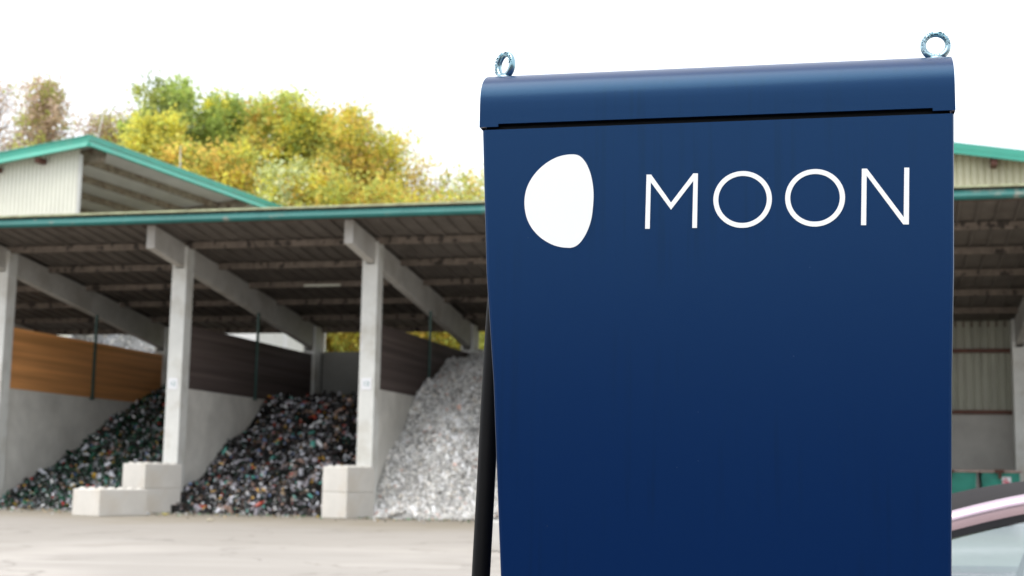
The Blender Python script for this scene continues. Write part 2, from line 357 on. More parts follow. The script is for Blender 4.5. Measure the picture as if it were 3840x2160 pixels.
# ------------------------------------------------------------------ number signs on the columns
def text_mesh(body, size, extrude, loc, ux, uz, name, mt, parent):
    cu = bpy.data.curves.new('t', 'FONT'); cu.body = body; cu.size = size; cu.extrude = extrude; cu.align_x = 'CENTER'; cu.align_y = 'CENTER'
    to = bpy.data.objects.new('t', cu); COL.objects.link(to); dg = bpy.context.evaluated_depsgraph_get()
    me0 = to.evaluated_get(dg).to_mesh(); ux = Vector(ux); uz = Vector(uz); un = ux.cross(uz)
    vs = [Vector(loc)+ux*v.co.x+uz*v.co.y+un*v.co.z for v in me0.vertices]; fs = [tuple(p.vertices) for p in me0.polygons]
    to.to_mesh_clear(); bpy.data.objects.remove(to); bpy.data.curves.remove(cu)
    if name is None: return vs, fs
    return mkobj(name, vs, fs, mt, parent)
for i, num, lab in ((2, '12', 'small white 12 sign on the column between orange boarding bay and middle heap'), (3, '13', 'small white 13 sign on the column nearest the charger and pale heap')):
    cxx = CX[i]-.27-(.02 if i == 2 else .0); z = 4.30
    e = empty('number_sign', (cxx, 43.36, z-.18)); tag(e, lab, 'sign')
    m = MB(); m.box((cxx-.17, 43.365, z-.19), (cxx+.17, 43.385, z+.19)); m.build('plate', M['white'], e, bevel=.004)
    text_mesh(num, .22, .003, (cxx, 43.36, z), (1,0,0), (0,0,1), 'numerals', M['digit'], e)

# ------------------------------------------------------------------ stackable concrete blocks
def block(x, y, z, L, W, rot, label, H=.8):
    # (x,y): nearest bottom corner; width W goes to the left, length L goes back
    c, s = math.cos(rot), math.sin(rot); lx = Vector((-c, s, 0)); ly = Vector((s, c, 0)); P = Vector((x, y, z))
    m = MB(); ch = .025
    def P3(a, b, h): return P+lx*a+ly*b+Vector((0,0,h))
    m.hexa([P3(0,0,0), P3(0,L,0), P3(W,L,0), P3(W,0,0), P3(0,0,H), P3(0,L,H), P3(W,L,H), P3(W,0,H)])
    body = m
    m2 = MB(); nu, nv = 3, max(3, round(L/.4))
    for a in range(nu):
        for b in range(nv):
            ca, cb = W*(a+.5)/nu, L*(b+.5)/nv; r = .12; pts = []
            for rr, h in ((r, H+.001), (r*.6, H+.05)):
                for q in range(8): t = math.pi*(q+.5)/4; pts.append(P3(ca+rr*math.cos(t), cb+rr*math.sin(t), h))
            m2.add(pts, [(q, (q+1) % 8, (q+1) % 8+8, q+8) for q in range(8)]+[tuple(range(8, 16))])
    e = empty('concrete_block', (P3(W/2, L/2, 0)))
    body.add(m2.v, m2.f); body.build('block_body', M['concrete_pale'], e, bevel=ch)
    return tag(e, label, 'concrete block', 'stackable concrete blocks at the column feet')
def ground_hit(px, py):
    d = F+Rv*((px-1920)/FPX)-Uv*((py-1080)/FPX); t = -CAMZ/d.z; return Vector((d.x*t, d.y*t))
rz = math.radians
def nearer(p, y): k = y/p.y; return Vector((p.x*k, y))
p = nearer(ground_hit(1297, 1943.5), 41.75)
block(p.x, p.y, 0, 1.60, .93, rz(13), 'lower block of the pair at the column between dark heap and pale heap')
block(p.x, p.y, .803, 1.60, .93, rz(13), 'studded top block of the pair beside the pale heap, tan stain on its side')
p = nearer(ground_hit(536, 1923), 41.75)
block(p.x, p.y, 0, 1.62, 1.06, rz(19), 'bottom block of the stack of two, behind the lone low block')
block(p.x, p.y, .803, 1.62, 1.06, rz(19), 'studded top block of the stack of two beside the left dark heap')
p = ground_hit(369, 1937)
block(p.x, p.y, 0, 2.05, 1.08, rz(14), 'single low block standing in front, nearest the left edge of the photo')

# ------------------------------------------------------------------ heaps
def templ_bottle():
    prof = [(.001,-.12),(.042,-.118),(.042,.03),(.016,.07),(.014,.12),(.001,.121)]; n = 6; vs = []
    for r, z in prof:
        for k in range(n): a = 2*math.pi*k/n; vs.append((r*math.cos(a), r*math.sin(a), z))
    fs = [(i*n+k, i*n+(k+1) % n, (i+1)*n+(k+1) % n, (i+1)*n+k) for i in range(len(prof)-1) for k in range(n)]
    return np.array(vs), fs
def templ_shard():
    vs = np.array([(-.06,-.03,0),(.05,-.045,.015),(.065,.04,-.01),(-.03,.05,.02),(0,0,.035),(0.01,0,-.03)])
    return vs, [(0,1,4),(1,2,4),(2,3,4),(3,0,4),(1,0,5),(2,1,5),(3,2,5),(0,3,5)]
def rotmats(n, R):
    q = R.normal(size=(n,4)); q /= np.linalg.norm(q, axis=1)[:,None]; w_, x_, y_, z_ = q.T
    return np.stack([np.stack([1-2*(y_*y_+z_*z_), 2*(x_*y_-z_*w_), 2*(x_*z_+y_*w_)],-1), np.stack([2*(x_*y_+z_*w_), 1-2*(x_*x_+z_*z_), 2*(y_*z_-x_*w_)],-1), np.stack([2*(x_*z_-y_*w_), 2*(y_*z_+x_*w_), 1-2*(x_*x_+y_*y_)],-1)],1)
def heap(name, x0, x1, prof, label, N, kind, palette, weights, size=1., front_wig=.25, base=(.01,.012,.011), xtop=None, mt='glass_flake', seed=1, bags=.004, toe=0.):
    R = np.random.RandomState(seed)
    py = np.array([p[0] for p in prof]); pz = np.array([p[1] for p in prof])
    ph = R.uniform(0, 6.28, 6)
    def hz(x, y):
        wv = toe*np.exp(-(x-x0)/.9)+front_wig*(np.sin(x*1.3+ph[0])+.6*np.sin(x*2.9+ph[1]))
        z = np.interp(y+wv, py, pz)
        z = z+.16*np.sin(x*2.1+ph[2])*np.sin(y*1.7+ph[3])+.05*np.sin(x*5.3+ph[4])*np.sin(y*4.1+ph[5])
        if xtop is not None: z = z*xtop(x, y)
        return np.where(np.interp(y+wv, py, pz) < .03, -.15, np.maximum(z, -.1))
    nx, ny = 40, 80; X = np.linspace(x0, x1, nx); Y = np.linspace(py[0]-.6, py[-1], ny)
    XX, YY = np.meshgrid(X, Y); ZZ = hz(XX, YY)
    V = [np.stack([XX.ravel(), YY.ravel(), ZZ.ravel()], 1)]; faces = []
    for j in range(ny-1):
        for i in range(nx-1): a = j*nx+i; faces.append((a, a+1, a+nx+1, a+nx))
    cols = [np.tile(base, (nx*ny, 1))]
    off = nx*ny
    pal = np.array(palette); 
    tb = np.array([(math.cos(a)*math.cos(e), math.sin(a)*math.cos(e)*.7, math.sin(e)*.5) for e in (-1.2,-.4,.4,1.2) for a in np.linspace(0, 5.6, 9)])*R.uniform(.65,1.1,(36,1))*.13
    fb = [(i*9+q, i*9+(q+1) % 9, (i+1)*9+(q+1) % 9, (i+1)*9+q) for i in range(3) for q in range(9)]+[tuple(range(9))[::-1], tuple(range(27,36))]
    palb = np.array([(.62,.62,.60),(.5,.36,.22),(.10,.34,.26),(.05,.05,.05),(.40,.42,.45),(.03,.03,.03)])
    for (tv, tf), frac in (((templ_bottle()), kind), ((templ_shard()), 1-kind), (((tb, fb)), bags)):
        k = int(N*frac)
        if k == 0: continue
        x = R.uniform(x0+.03, x1-.03, k); y = py[0]-.3+(py[-1]-py[0]+.3)*R.uniform(0, 1, k)**1.15
        z = hz(x, y); ok = z > -.12; x, y, z = x[ok], y[ok], z[ok]; k = len(x)
        Q = rotmats(k, R); s = (.62+R.exponential(.38, k))*size; s = np.minimum(s, 1.9)*(1+.25*np.sin(x*1.7+ph[2])*np.sin(y*1.3+ph[5]))
        P = np.einsum('nij,vj->nvi', Q, tv)*s[:,None,None]+np.stack([x, y, z+R.uniform(-.01,.05,k)], 1)[:,None,:]
        V.append(P.reshape(-1, 3)); nv = len(tv)
        c = (palb[R.choice(len(palb), k)] if (tf is fb and mt == 'glass_flake') else pal[R.choice(len(pal), k, p=np.array(weights)/sum(weights))])*R.uniform(.7, 1.3, (k,1))
        cols.append(np.repeat(np.clip(c,0,.9), nv, 0))
        for q in range(k):
            o = off+q*nv
            for f in tf: faces.append(tuple(i+o for i in f))
        off += k*nv
    V = np.concatenate(V); C = np.concatenate(cols)
    o = mkobj(name, V.tolist(), faces, M[mt]); ca = o.data.color_attributes.new('col', 'FLOAT_COLOR', 'POINT')
    ca.data.foreach_set('color', np.concatenate([C, np.ones((len(C),1))], 1).ravel())
    return tag(o, label, 'heap', kind='stuff')
dk = [(.006,.010,.009),(.012,.05,.025),(.02,.13,.07),(.04,.035,.03),(.80,.80,.86),(.30,.31,.34),(.6,.38,.05),(.45,.06,.05),(.10,.30,.27),(.38,.25,.20),(.12,.2,.42)]
heap('glass_heap', CX[1]-.14, CX[2]-.36, [(43.0,0),(43.35,.12),(44.4,.40),(46.5,1.15),(49.1,2.25),(51.6,3.55),(55,4.8),(56.19,5.2)],
     'dark heap of green and mixed bottle glass in the left bay with orange boarding', 15000, .35, dk, [46,28,11,12,8.5,7,1.8,1.5,1.8,3,1], seed=3)
dk2 = [(.008,.008,.008),(.03,.02,.015),(.012,.03,.02),(.06,.05,.05),(.80,.80,.86),(.32,.30,.33),(.6,.35,.06),(.5,.07,.04),(.10,.38,.32),(.45,.30,.24),(.2,.28,.5)]
heap('glass_heap', CX[2]-.14, CX[3]-.36, [(43.0,0),(43.3,.1),(45.5,1.05),(48.7,2.6),(51.2,4.05),(52.2,4.3),(56.19,4.4)],
     'near-black heap of brown and mixed bottle glass in the middle bay', 15000, .35, dk2, [52,18,8,13,9,9,2,2.2,1.2,6,1.3], seed=5, toe=.7)
lt = [(.80,.78,.75),(.62,.61,.58),(.42,.41,.40),(.86,.85,.81),(.68,.63,.56),(.22,.21,.20),(.72,.48,.40)]
heap('scrap_heap', CX[3]-.14, CX[4]-.36, [(43.1,0),(43.4,.15),(44.0,.5),(45.4,2.05),(48.4,4.25),(50.3,5.2),(53.5,6.0),(56.19,6.5)],
     'tall pale grey heap of crushed clear scrap beside the charger', 26000, .15, lt, [36,26,8,24,8,2,2], size=.85, base=(.36,.355,.34), mt='shard_pale', seed=9)
heap('scrap_heap', -48, -31.5, [(59.0,0),(61,1.8),(63,5.2),(64.3,8.2),(65.5,8.9),(70,9.3),(74,6),(77,0)],
     'white heap seen above the orange boarding, out in the open behind the shed', 15000, .15, lt, [40,22,8,24,3,2,1], size=1.5, base=(.4,.4,.4), mt='shard_pale', seed=12,
     xtop=lambda x, y: np.clip((-31.6-x)/3.2, 0, 1)**.55)
# small fragments dropped on the ground along the bays
def fragments():
    R = np.random.RandomState(31); n = 900; tv, tf = templ_shard(); x = R.uniform(-31, -6, n); y = 42.9-R.exponential(.75, n); ok = y > 37; x, y = x[ok], y[ok]; n = len(x)
    Q = rotmats(n, R); P = np.einsum('nij,vj->nvi', Q, tv)*R.uniform(.25,.85,n)[:,None,None]+np.stack([x, y, np.full(n,.015)],1)[:,None,:]
    pal = np.array([(.03,.05,.03),(.6,.6,.6),(.35,.25,.12),(.1,.25,.12),(.05,.04,.03)]); C = np.repeat(pal[R.choice(5, n)], len(tv), 0)
    fs = [tuple(i+q*len(tv) for i in f) for q in range(n) for f in tf]
    o = mkobj('glass_fragments', P.reshape(-1,3).tolist(), fs, M['glass_flake']); ca = o.data.color_attributes.new('col', 'FLOAT_COLOR', 'POINT')
    ca.data.foreach_set('color', np.concatenate([C, np.ones((len(C),1))],1).ravel()); tag(o, 'tiny glass fragments scattered on the ground in front of the bays', 'fragments', kind='stuff')
fragments()
# stray bottles on the yard
rb = random.Random(8)
strays = [(505,1932,(.55,.58,.6),'clear bottle lying in front of the low block, the left of two'),(552,1930,(.55,.58,.6),'clear bottle lying by the foot of the two-block stack'),(622,1932,(.5,.42,.1),'yellowish bottle lying at the left toe of the dark middle heap'),
          (1190,1941,(.5,.36,.05),'amber bottle lying at the left foot of the middle pair of blocks'),(790,1955,(.45,.4,.3),'tan bottle lying out on the yard in front of the middle heap')]
tv, tf = templ_bottle()
for px, py_, c, lab in strays:
    p = ground_hit(px, py_); a = rb.uniform(0, 3); s = .85
    vs = [(p.x+(v[2]*math.cos(a)-v[0]*math.sin(a))*s, p.y+(v[2]*math.sin(a)+v[0]*math.cos(a))*s, (v[1]+.042)*s) for v in tv.tolist()]
    mt = mat('stray_glass', c, .15, .05, 5); tag(mkobj('bottle', vs, tf, mt, smooth=True), lab, 'bottle', 'stray bottles on the yard')

# ------------------------------------------------------------------ rear hall with high open side (left)
rr = math.radians(6.5); e1 = Vector((math.cos(rr), -math.sin(rr), 0)); e2 = Vector((math.sin(rr), math.cos(rr), 0)); HC = Vector((-35.21, 58, 0))
def HP(a, b, z): v = HC+e1*a+e2*b; return (v.x, v.y, z)
PT = .0995   # roof pitch down to the left
def ztop(a): return 17.05+a*PT
hall = empty('open_hall', HP(-10, 18, 0)); tag(hall, 'tall hall behind the left bays with green fascia, white ribbed wall and open roof underside', 'hall')
AL, DL = -24., 44.
def slab(m, a0, a1, b0, b1, d0, d1): # below roof top by d
    m.hexa([HP(a0,b0,ztop(a0)-d1),HP(a1,b0,ztop(a1)-d1),HP(a1,b1,ztop(a1)-d1),HP(a0,b1,ztop(a0)-d1),HP(a0,b0,ztop(a0)-d0),HP(a1,b0,ztop(a1)-d0),HP(a1,b1,ztop(a1)-d0),HP(a0,b1,ztop(a0)-d0)])
m = MB(); slab(m, AL, -.04, .06, DL, .05, .17); hroof = m.build('roof', M['sheet_pale'], hall)
m = MB(); slab(m, AL, .0, .0, .06, 0, .30); m.hexa([HP(AL,-.16,ztop(AL)-.58),HP(0,-.16,ztop(0)-.58),HP(0,.03,ztop(0)-.58),HP(AL,.03,ztop(AL)-.58),HP(AL,-.03,ztop(AL)-.32),HP(0,-.03,ztop(0)-.32),HP(0,.03,ztop(0)-.32),HP(AL,.03,ztop(AL)-.32)]); slab(m, AL, .02, -.04, -.004, .0, .05); m.build('front_fascia', M['green'], hroof)
m = MB(); m.hexa([HP(.0,-.03,16.76),HP(.06,-.03,16.76),HP(.06,DL,16.76),HP(.0,DL,16.76),HP(.0,-.03,17.05),HP(.06,-.03,17.05),HP(.06,DL,17.05),HP(.0,DL,17.05)])
m.hexa([HP(.0,-.03,16.47),HP(.20,-.03,16.47),HP(.20,DL,16.47),HP(.0,DL,16.47),HP(.0,-.03,16.72),HP(.07,-.03,16.72),HP(.07,DL,16.72),HP(.0,DL,16.72)]); m.build('side_fascia', M['green'], hroof)
for k, a in enumerate((-2.12, -4.3, -6.5, -8.75, -11, -13.2, -15.4, -17.6)):
    m = MB(); slab(m, a-.08, a+.08, 1.8, DL-.5, .175, .50); m.build('purlin', M['purlin_brown'], hall)
for b in (1.6, 14.6, 27.6, 40.):
    m = MB(); slab(m, AL+1, -.3, b-.15, b+.15, .18, .88); m.build('rafter', M['purlin_brown'], hall)
for b in (27.6, 40.):
    if b:
        m = MB(); m.hexa([HP(-1.5,b-.2,0),HP(-1.1,b-.2,0),HP(-1.1,b+.2,0),HP(-1.5,b+.2,0),HP(-1.5,b-.2,ztop(-1.5)-.9),HP(-1.1,b-.2,ztop(-1.1)-.9),HP(-1.1,b+.2,ztop(-1.1)-.9),HP(-1.5,b+.2,ztop(-1.5)-.9)]); m.build('column', M['concrete'], hall)
# ribbed front wall
def hall_wall():
    vs = []; fs = []; a0, a1 = AL+1, -1.02; n = 92; p = (a1-a0)/n; pts = []
    for k in range(n): a = a0+k*p; pts += [(a, 0), (a+p*.7, 0), (a+p*.78, .045), (a+p*.92, .045)]
    pts.append((a1, 0))
    for t in (0, .05):
        for a, d in pts: vs += [HP(a, .65+d+t, 6.5), HP(a, .65+d+t, ztop(a)-.19)]
    N_ = len(pts)
    for k in range(N_-1):
        i = 2*k; fs.append((i, i+2, i+3, i+1)); i += 2*N_; fs.append((i, i+1, i+3, i+2))
    e = 2*(N_-1); fs.append((e, e+2*N_, e+2*N_+1, e+1))
    return vs, fs
vs, fs = hall_wall(); mkobj('ribbed_wall', vs, fs, M['white_sheet'], hall)
m = MB(); m.hexa([HP(-1.01,.62,6.5),HP(-.90,.62,6.5),HP(-.90,.80,6.5),HP(-1.01,.80,6.5),HP(-1.01,.62,ztop(-1.01)-.65),HP(-.90,.62,ztop(-.9)-.65),HP(-.90,.80,ztop(-.9)-.65),HP(-1.01,.80,ztop(-1.01)-.65)]); m.build('corner_trim', M['sheet_pale'], hall)
for a in (-3.0, -5.6):
    m = MB(); slab(m, a-.12, a+.12, .05, .64, .60, .82); m.build('bracket', M['rust'], hall)
for b, l, lean in ((.6, 1.5, .25), (7.5, 1.25, -.05), (33., 1.5, .25)):
    q = HP(.03, b, 17.0); m = MB(); m.tube([q, (q[0]+lean*.6, q[1], q[2]+l*.6), (q[0]+lean*.8, q[1], q[2]+l)], [.03,.025,.012], 6); m.build('lightning_rod', M['sheet_pale'], hall)
# right-hand rear hall
hb = empty('gabled_hall', (2, 66, 0)); tag(hb, 'cream ribbed gable hall with green verge above the shed at the right edge', 'hall')
def zb_(x): return 16.35-.165*abs(x+4.0)
def slabB(m, x0, x1, y0, y1, d0, d1): m.hexa([(x0,y0,zb_(x0)-d1),(x1,y0,zb_(x1)-d1),(x1,y1,zb_(x1)-d1),(x0,y1,zb_(x0)-d1),(x0,y0,zb_(x0)-d0),(x1,y0,zb_(x1)-d0),(x1,y1,zb_(x1)-d0),(x0,y1,zb_(x0)-d0)])
m = MB(); slabB(m, -4, 18, 58.06, 85, .04, .16); slabB(m, -9.4, -4, 58.06, 85, .04, .16); rf = m.build('roof', M['sheet_pale'], hb)
m = MB()
for x0, x1 in ((-9.4,-4), (-4,18)): slabB(m, x0, x1, 58.0, 58.06, 0, .26); slabB(m, x0, x1, 57.97, 58.05, .28, .47)
m.build('verge_fascia', M['green'], rf)
m = MB(); corrug(m, -9.0, -4, 58.8, 6.5, zb_(-9.)-.17, zb_(-4)-.17, .27, .06); corrug(m, -4, 17.5, 58.8, 6.5, zb_(-4)-.17, zb_(17.5)-.17, .27, .06)
m.build('ribbed_wall', M['cream_sheet'], hb)
for x in (-1.5, 2.0, 5.25, 8.6):
    m = MB(); slabB(m, x-.11, x+.11, 58.1, 58.79, .17, .72); m.build('bracket', M['rust'], hb)
# white hall glimpsed through the middle bay
wh = empty('white_hall', (-33, 70, 0)); tag(wh, 'plain white hall glimpsed under the shed roof above the dark boarding', 'hall')
m = MB(); corrug(m, -33.4, -29.0, 64.0, 0, 10.5, 10.5, .8, .03, .2); m.build('front_wall', M['white_hall'], wh)
m = MB(); m.box((-29.2, 64.25, 0), (-29.0, 73.2, 10.5))
for y in (66.2, 68.2, 71): m.box((-29.0, y, 0), (-28.98, y+.04, 10.4))
m.build('side_wall', M['white_hall'], wh)
m = MB(); m.box((-28.995, 67.4, 6.0), (-28.96, 67.75, 9.5)); m.build('door_frame', M['white'], wh)
m = MB(); m.box((-33.6, 63.8, 10.51), (-28.8, 73.4, 10.75)); m.build('roof', M['sheet_pale'], wh)

# ------------------------------------------------------------------ trees
GREEN=(.36,.45,.12); OLIVE=(.50,.54,.15); YEL=(.74,.66,.12); ORG=(.80,.57,.15); BROWN=(.50,.38,.26); PALE=(.66,.72,.42); DKG=(.27,.33,.12); PINK=(.64,.50,.40)
def tree(x, y, top, wid, cols, label, leaves, zlow=None, spread=1., leaf=.21, twig=False, seed=0, name='deciduous_tree', tall=None):
    R = np.random.RandomState(seed); r = random.Random(seed)
    bz = hill_z(x, y)-.2 if y > 73 else 0; H = top-bz
    low = (zlow if zlow is not None else bz+H*.25)
    e = empty(name, (x, y, bz))
    tm = MB(); tips = []
    lean = r.uniform(-.4,.4)
    trunk = [(x+lean*t*t, y+.3*math.sin(t*3), bz+H*.93*t) for t in (0,.15,.3,.45,.6,.75,.88,1)]
    r0 = .022*H+.05
    tm.tube(trunk, [r0*(1-.93*t) for t in (0,.15,.3,.45,.6,.75,.88,1)], 8)
    def env(t): # crown half-width by relative height in crown
        return wid*.5*min(1, .55+t*1.8)*((1-t)**(.75 if twig else .30)*.93+.07)
    nb = 56 if not twig else 60
    for k in range(nb):
        t = (k+r.random())/nb; z = low+(top-low)*t*.97
        a = k*2.4+r.uniform(-.5,.5); L = env(t)*r.uniform(.55,1.0); st = max(.1, (z-bz-L*.55)/(H*.93)); st = min(st, .98)
        i = int(st*7) if st < 1 else 6; bx = x+lean*st*st; by = y+.3*math.sin(st*3); z0 = bz+H*.93*st
        mid = (bx+L*.5*math.cos(a), by+L*.5*math.sin(a), z0+(z-z0)*.55+.1*L); end = (bx+L*math.cos(a), by+L*math.sin(a), z)
        rb_ = max(.02, r0*.33*(1-st)+.025)
        tm.tube([(bx, by, z0), mid, end], [rb_, rb_*.6, rb_*.2], 5)
        tips.append((*end, 1.)); tips.append((*mid, .7))
        for q in range(5 if twig else 3):
            d = Vector((r.gauss(0,1), r.gauss(0,1), abs(r.gauss(.6,.7)))).normalized()*r.uniform(.6,1.4)*(1.2 if twig else .9); s0 = Vector(mid).lerp(Vector(end), r.uniform(.3,1))
            tm.tube([s0, s0+d*.5+Vector((0,0,.05)), s0+d], [rb_*.35, rb_*.22, .008], 4, False); tips.append((*(s0+d), .8))
    tips.append((x+lean, y, top, .8))
    tm.build('trunk', M['bark'], e)
    T = np.array(tips); n = len(T); cl = np.array(cols)
    tc = cl[R.randint(0, len(cl), n)]*R.uniform(.75,1.25,(n,1))
    idx = R.randint(0, n, leaves); sg = R.uniform(.35,.8,n)*T[:,3]*spread; zs = R.uniform(.8,1.9,n); T[:,2] += R.exponential(.35,n)*(T[:,2] > low+(top-low)*.5); hv = (.55+R.exponential(.45,leaves))[:,None]
    P = T[idx,:3]+R.normal(size=(leaves,3))*hv*sg[idx][:,None]*np.stack([1/zs[idx]**.5*.95, 1/zs[idx]**.5*.95, zs[idx]*.8],1)
    P[:,2] = np.minimum(P[:,2], top+.9+R.uniform(-.9,.5,leaves))
    s = R.uniform(.6,1.3,leaves)*leaf
    Q = rotmats(leaves, R); tv = np.array([(-.5,-.3,0),(.5,-.35,.08),(.55,.3,0),(-.4,.35,-.08)])
    V = (np.einsum('nij,vj->nvi', Q, tv)*s[:,None,None]+P[:,None,:]).reshape(-1,3)
    C = np.repeat(np.clip(tc[idx]*R.uniform(.75,1.3,(leaves,1)),0,.85), 4, 0)
    me = bpy.data.meshes.new('crown'); me.vertices.add(len(V)); me.vertices.foreach_set('co', (V-np.array([x,y,bz])).astype(np.float32).ravel())
    me.loops.add(len(V)); me.loops.foreach_set('vertex_index', np.arange(len(V), dtype=np.int32)); me.polygons.add(leaves)
    me.polygons.foreach_set('loop_start', np.arange(0, len(V), 4, dtype=np.int32)); me.polygons.foreach_set('loop_total', np.full(leaves, 4, dtype=np.int32))
    me.update(calc_edges=True); me.materials.append(M['leaf'])
    ca = me.color_attributes.new('col', 'FLOAT_COLOR', 'POINT'); ca.data.foreach_set('color', np.concatenate([C, np.ones((len(C),1))],1).ravel())
    o = bpy.data.objects.new('crown', me); COL.objects.link(o); o.parent = e
    tag(e, label, 'tree', 'autumn trees on the hillside'); return e
TR = [
 (-62.6,90,29.8,5.5,[PINK,BROWN,BROWN],'nearly bare pinkish-brown tree cut by the left edge',2300,16,1.,.17,True),
 (-57.0,88,28.7,4.0,[BROWN,PINK,OLIVE,BROWN],'thin brown pointed tree with yellowish tip above the left roof slope',7600,16,.75,.20,True),
 (-53.2,90,26.6,6.4,[BROWN,PINK,OLIVE],'sparse low brown tree in the gap behind the left roof peak',8500,15,1.0,.18,True),
 (-60.5,84,22.6,6.0,[OLIVE,BROWN,GREEN],'low olive-brown bushy tree behind the left end of the green fascia',5000,14,1.,.22,False),
 (-47.6,89,28.2,7.4,[GREEN,GREEN,OLIVE,DKG],'tallest dark green tree, rising right of the hall roof peak',17000,14,.85,.22,False),
 (-43.4,90,27.0,5.6,[GREEN,OLIVE,GREEN,YEL],'green tree with yellowing flecks just right of the tallest green one',12000,14,.85,.22,False),
 (-45.2,82,24.0,2.8,[YEL,YEL,OLIVE],'bright yellow rounded tree in front of the tallest green tree',9000,13,.8,.22,False),
 (-39.3,89,27.1,5.2,[OLIVE,YEL,GREEN,ORG],'yellow-green tree with twin orange-tipped tops in the middle of the row',12500,14,.85,.22,False),
 (-36.4,91,25.6,4.4,[OLIVE,GREEN,YEL],'olive tree between the twin-topped and the orange tree',9000,14,.8,.21,False),
 (-33.9,89,25.9,4.3,[ORG,YEL,ORG,OLIVE],'orange-gold tree with pointed top and sky showing through its lower crown',7000,13,.8,.21,False),
 (-31.2,90,23.9,4.2,[ORG,YEL,OLIVE],'sparse golden tree right of the orange-gold pointed one',3200,12,.8,.20,True),
 (-28.7,90,22.2,3.6,[ORG,PINK,YEL],'thin half-bare orange tree, last tall one before the charger',1600,12,.8,.19,True),
 (-26.2,92,21.6,5.6,[PALE,OLIVE,ORG],'low pale green tree just left of the charger, over the gutter',5200,11,.9,.21,False),
 (-22.0,92,21.2,5.6,[PALE,OLIVE,ORG],'low pale green tree half hidden behind the left edge of the charger',5200,11,.9,.21,False),
 (-43.6,82,22.0,4.8,[OLIVE,YEL,ORG],'yellow-olive bushy tree low behind the sloping side fascia',8000,12,.85,.22,False),
 (-40.0,83,21.8,3.8,[YEL,OLIVE,ORG],'mixed yellow and olive tree low beyond the end of the side fascia',8000,11,.85,.22,False),
 (-35.4,82,20.2,3.0,[PALE,PALE,OLIVE,YEL],'pale grey-green bushy tree just above the gutter',8000,9,.85,.22,False),
 (-33.2,82,19.7,4.6,[ORG,YEL,OLIVE],'low orange and yellow bushy tree just above the gutter',8000,8,.85,.22,False),
 (-29.3,83,18.9,4.6,[YEL,ORG,OLIVE],'low golden tree above the gutter left of the last pale ones',7000,8,.85,.22,False),
 (-25.3,83,18.0,4.8,[OLIVE,ORG,YEL],'low mixed tree seen mostly through the gap over the back wall, beside the charger',6500,8,.85,.22,False),
 (-21.5,82,17.0,4.8,[YEL,OLIVE],'low yellow tree seen under the shed roof right next to the charger',5500,8,.85,.22,False),
 (-44.9,91,27.2,4.6,[GREEN,OLIVE,GREEN],'mid green tree tucked close against the right side of the tallest green tree',9000,15,.85,.22,False),
 (-37.5,90,25.9,4.2,[OLIVE,GREEN,YEL],'yellow-green tree directly right of the twin orange-tipped tops',8500,14,.85,.22,False),
 (-32.2,91,24.8,3.6,[ORG,OLIVE,YEL],'open golden tree on the shoulder just right of the pointed orange-gold one',3500,13,.85,.20,True),
 (-51.0,89,25.4,4.4,[BROWN,OLIVE,ORG],'thin twiggy tree against the left flank of the tallest green tree',2600,15,.9,.18,True),
 (-52.0,84,21.5,5.6,[OLIVE,ORG,BROWN],'low rusty-olive tree right behind the roof peak',5500,12,.9,.22,False),
]
for i, t in enumerate(TR):
    x, y, top, wd, cols, lab, nl, zl, sp, lf, tw = t
    tree(x, y, top, wd*1.75, cols, lab, int(nl*2.0), zl, sp*1.3, lf*.9, tw, seed=20+i)

# ------------------------------------------------------------------ charger
PRx = Vector((.1595, 2.4691, 0)); th = -.0319
ux = Vector((math.cos(th), -math.sin(th), 0)); nn = Vector((math.sin(th), math.cos(th), 0))
def CP(u, off, z): v = PRx+ux*u+nn*off; return Vector((v.x, v.y, z))
ch = empty('charging_station', CP(-.42, .2, 0)); tag(ch, 'tall navy blue charging station with white moon logo and lettering, lifting eyes on its cap', 'charging station')
LE = [(1.9515,-.8342),(1.6825,-.8216),(1.4877,-.8048),(1.1454,-.7851),(.6,-.757),(.12,-.735)]
RE = [(1.9515,0.),(1.6825,-.006),(1.4877,-.0135),(1.1454,-.0225),(.6,-.036),(.12,-.048)]
DEP = .40; m = MB(); rings = []
cr = .006
for (z, ul), (_, ur) in zip(LE, RE):
    rings.append([CP(ul,cr,z),CP(ul+cr*.3,cr*.3,z),CP(ul+cr,0,z),CP(ur-cr,0,z),CP(ur-cr*.3,cr*.3,z),CP(ur,cr,z),CP(ur,DEP,z),CP(ul,DEP,z)])
vs = [p for rg in rings for p in rg]; k8 = 8
fs = [(j*k8+i, j*k8+(i+1) % k8, (j+1)*k8+(i+1) % k8, (j+1)*k8+i) for j in range(len(rings)-1) for i in range(k8)]+[tuple(range(8)), tuple(range(len(vs)-8, len(vs)))[::-1]]
body = mkobj('body', vs, [f[::-1] for f in fs], M['navy'], ch)
# thin front lip below the long slot: slightly proud and lower than the corners
m = MB(); m.hexa([CP(-.828,.012,1.90),CP(-.006,.012,1.90),CP(-.006,.36,1.90),CP(-.828,.36,1.90),CP(-.828,.012,1.99),CP(-.006,.012,1.99),CP(-.006,.36,1.99),CP(-.828,.36,1.99)])
m.build('inner_neck', M['dark_gap'], ch)
m = MB(); m.box((0,0,0),(1,1,1)); 
# plinth
m = MB(); m.hexa([CP(-.70,.05,0),CP(-.08,.05,0),CP(-.08,.36,0),CP(-.70,.36,0),CP(-.70,.05,.119),CP(-.08,.05,.119),CP(-.08,.36,.119),CP(-.70,.36,.119)]); m.build('plinth', M['dark_gap'], ch)
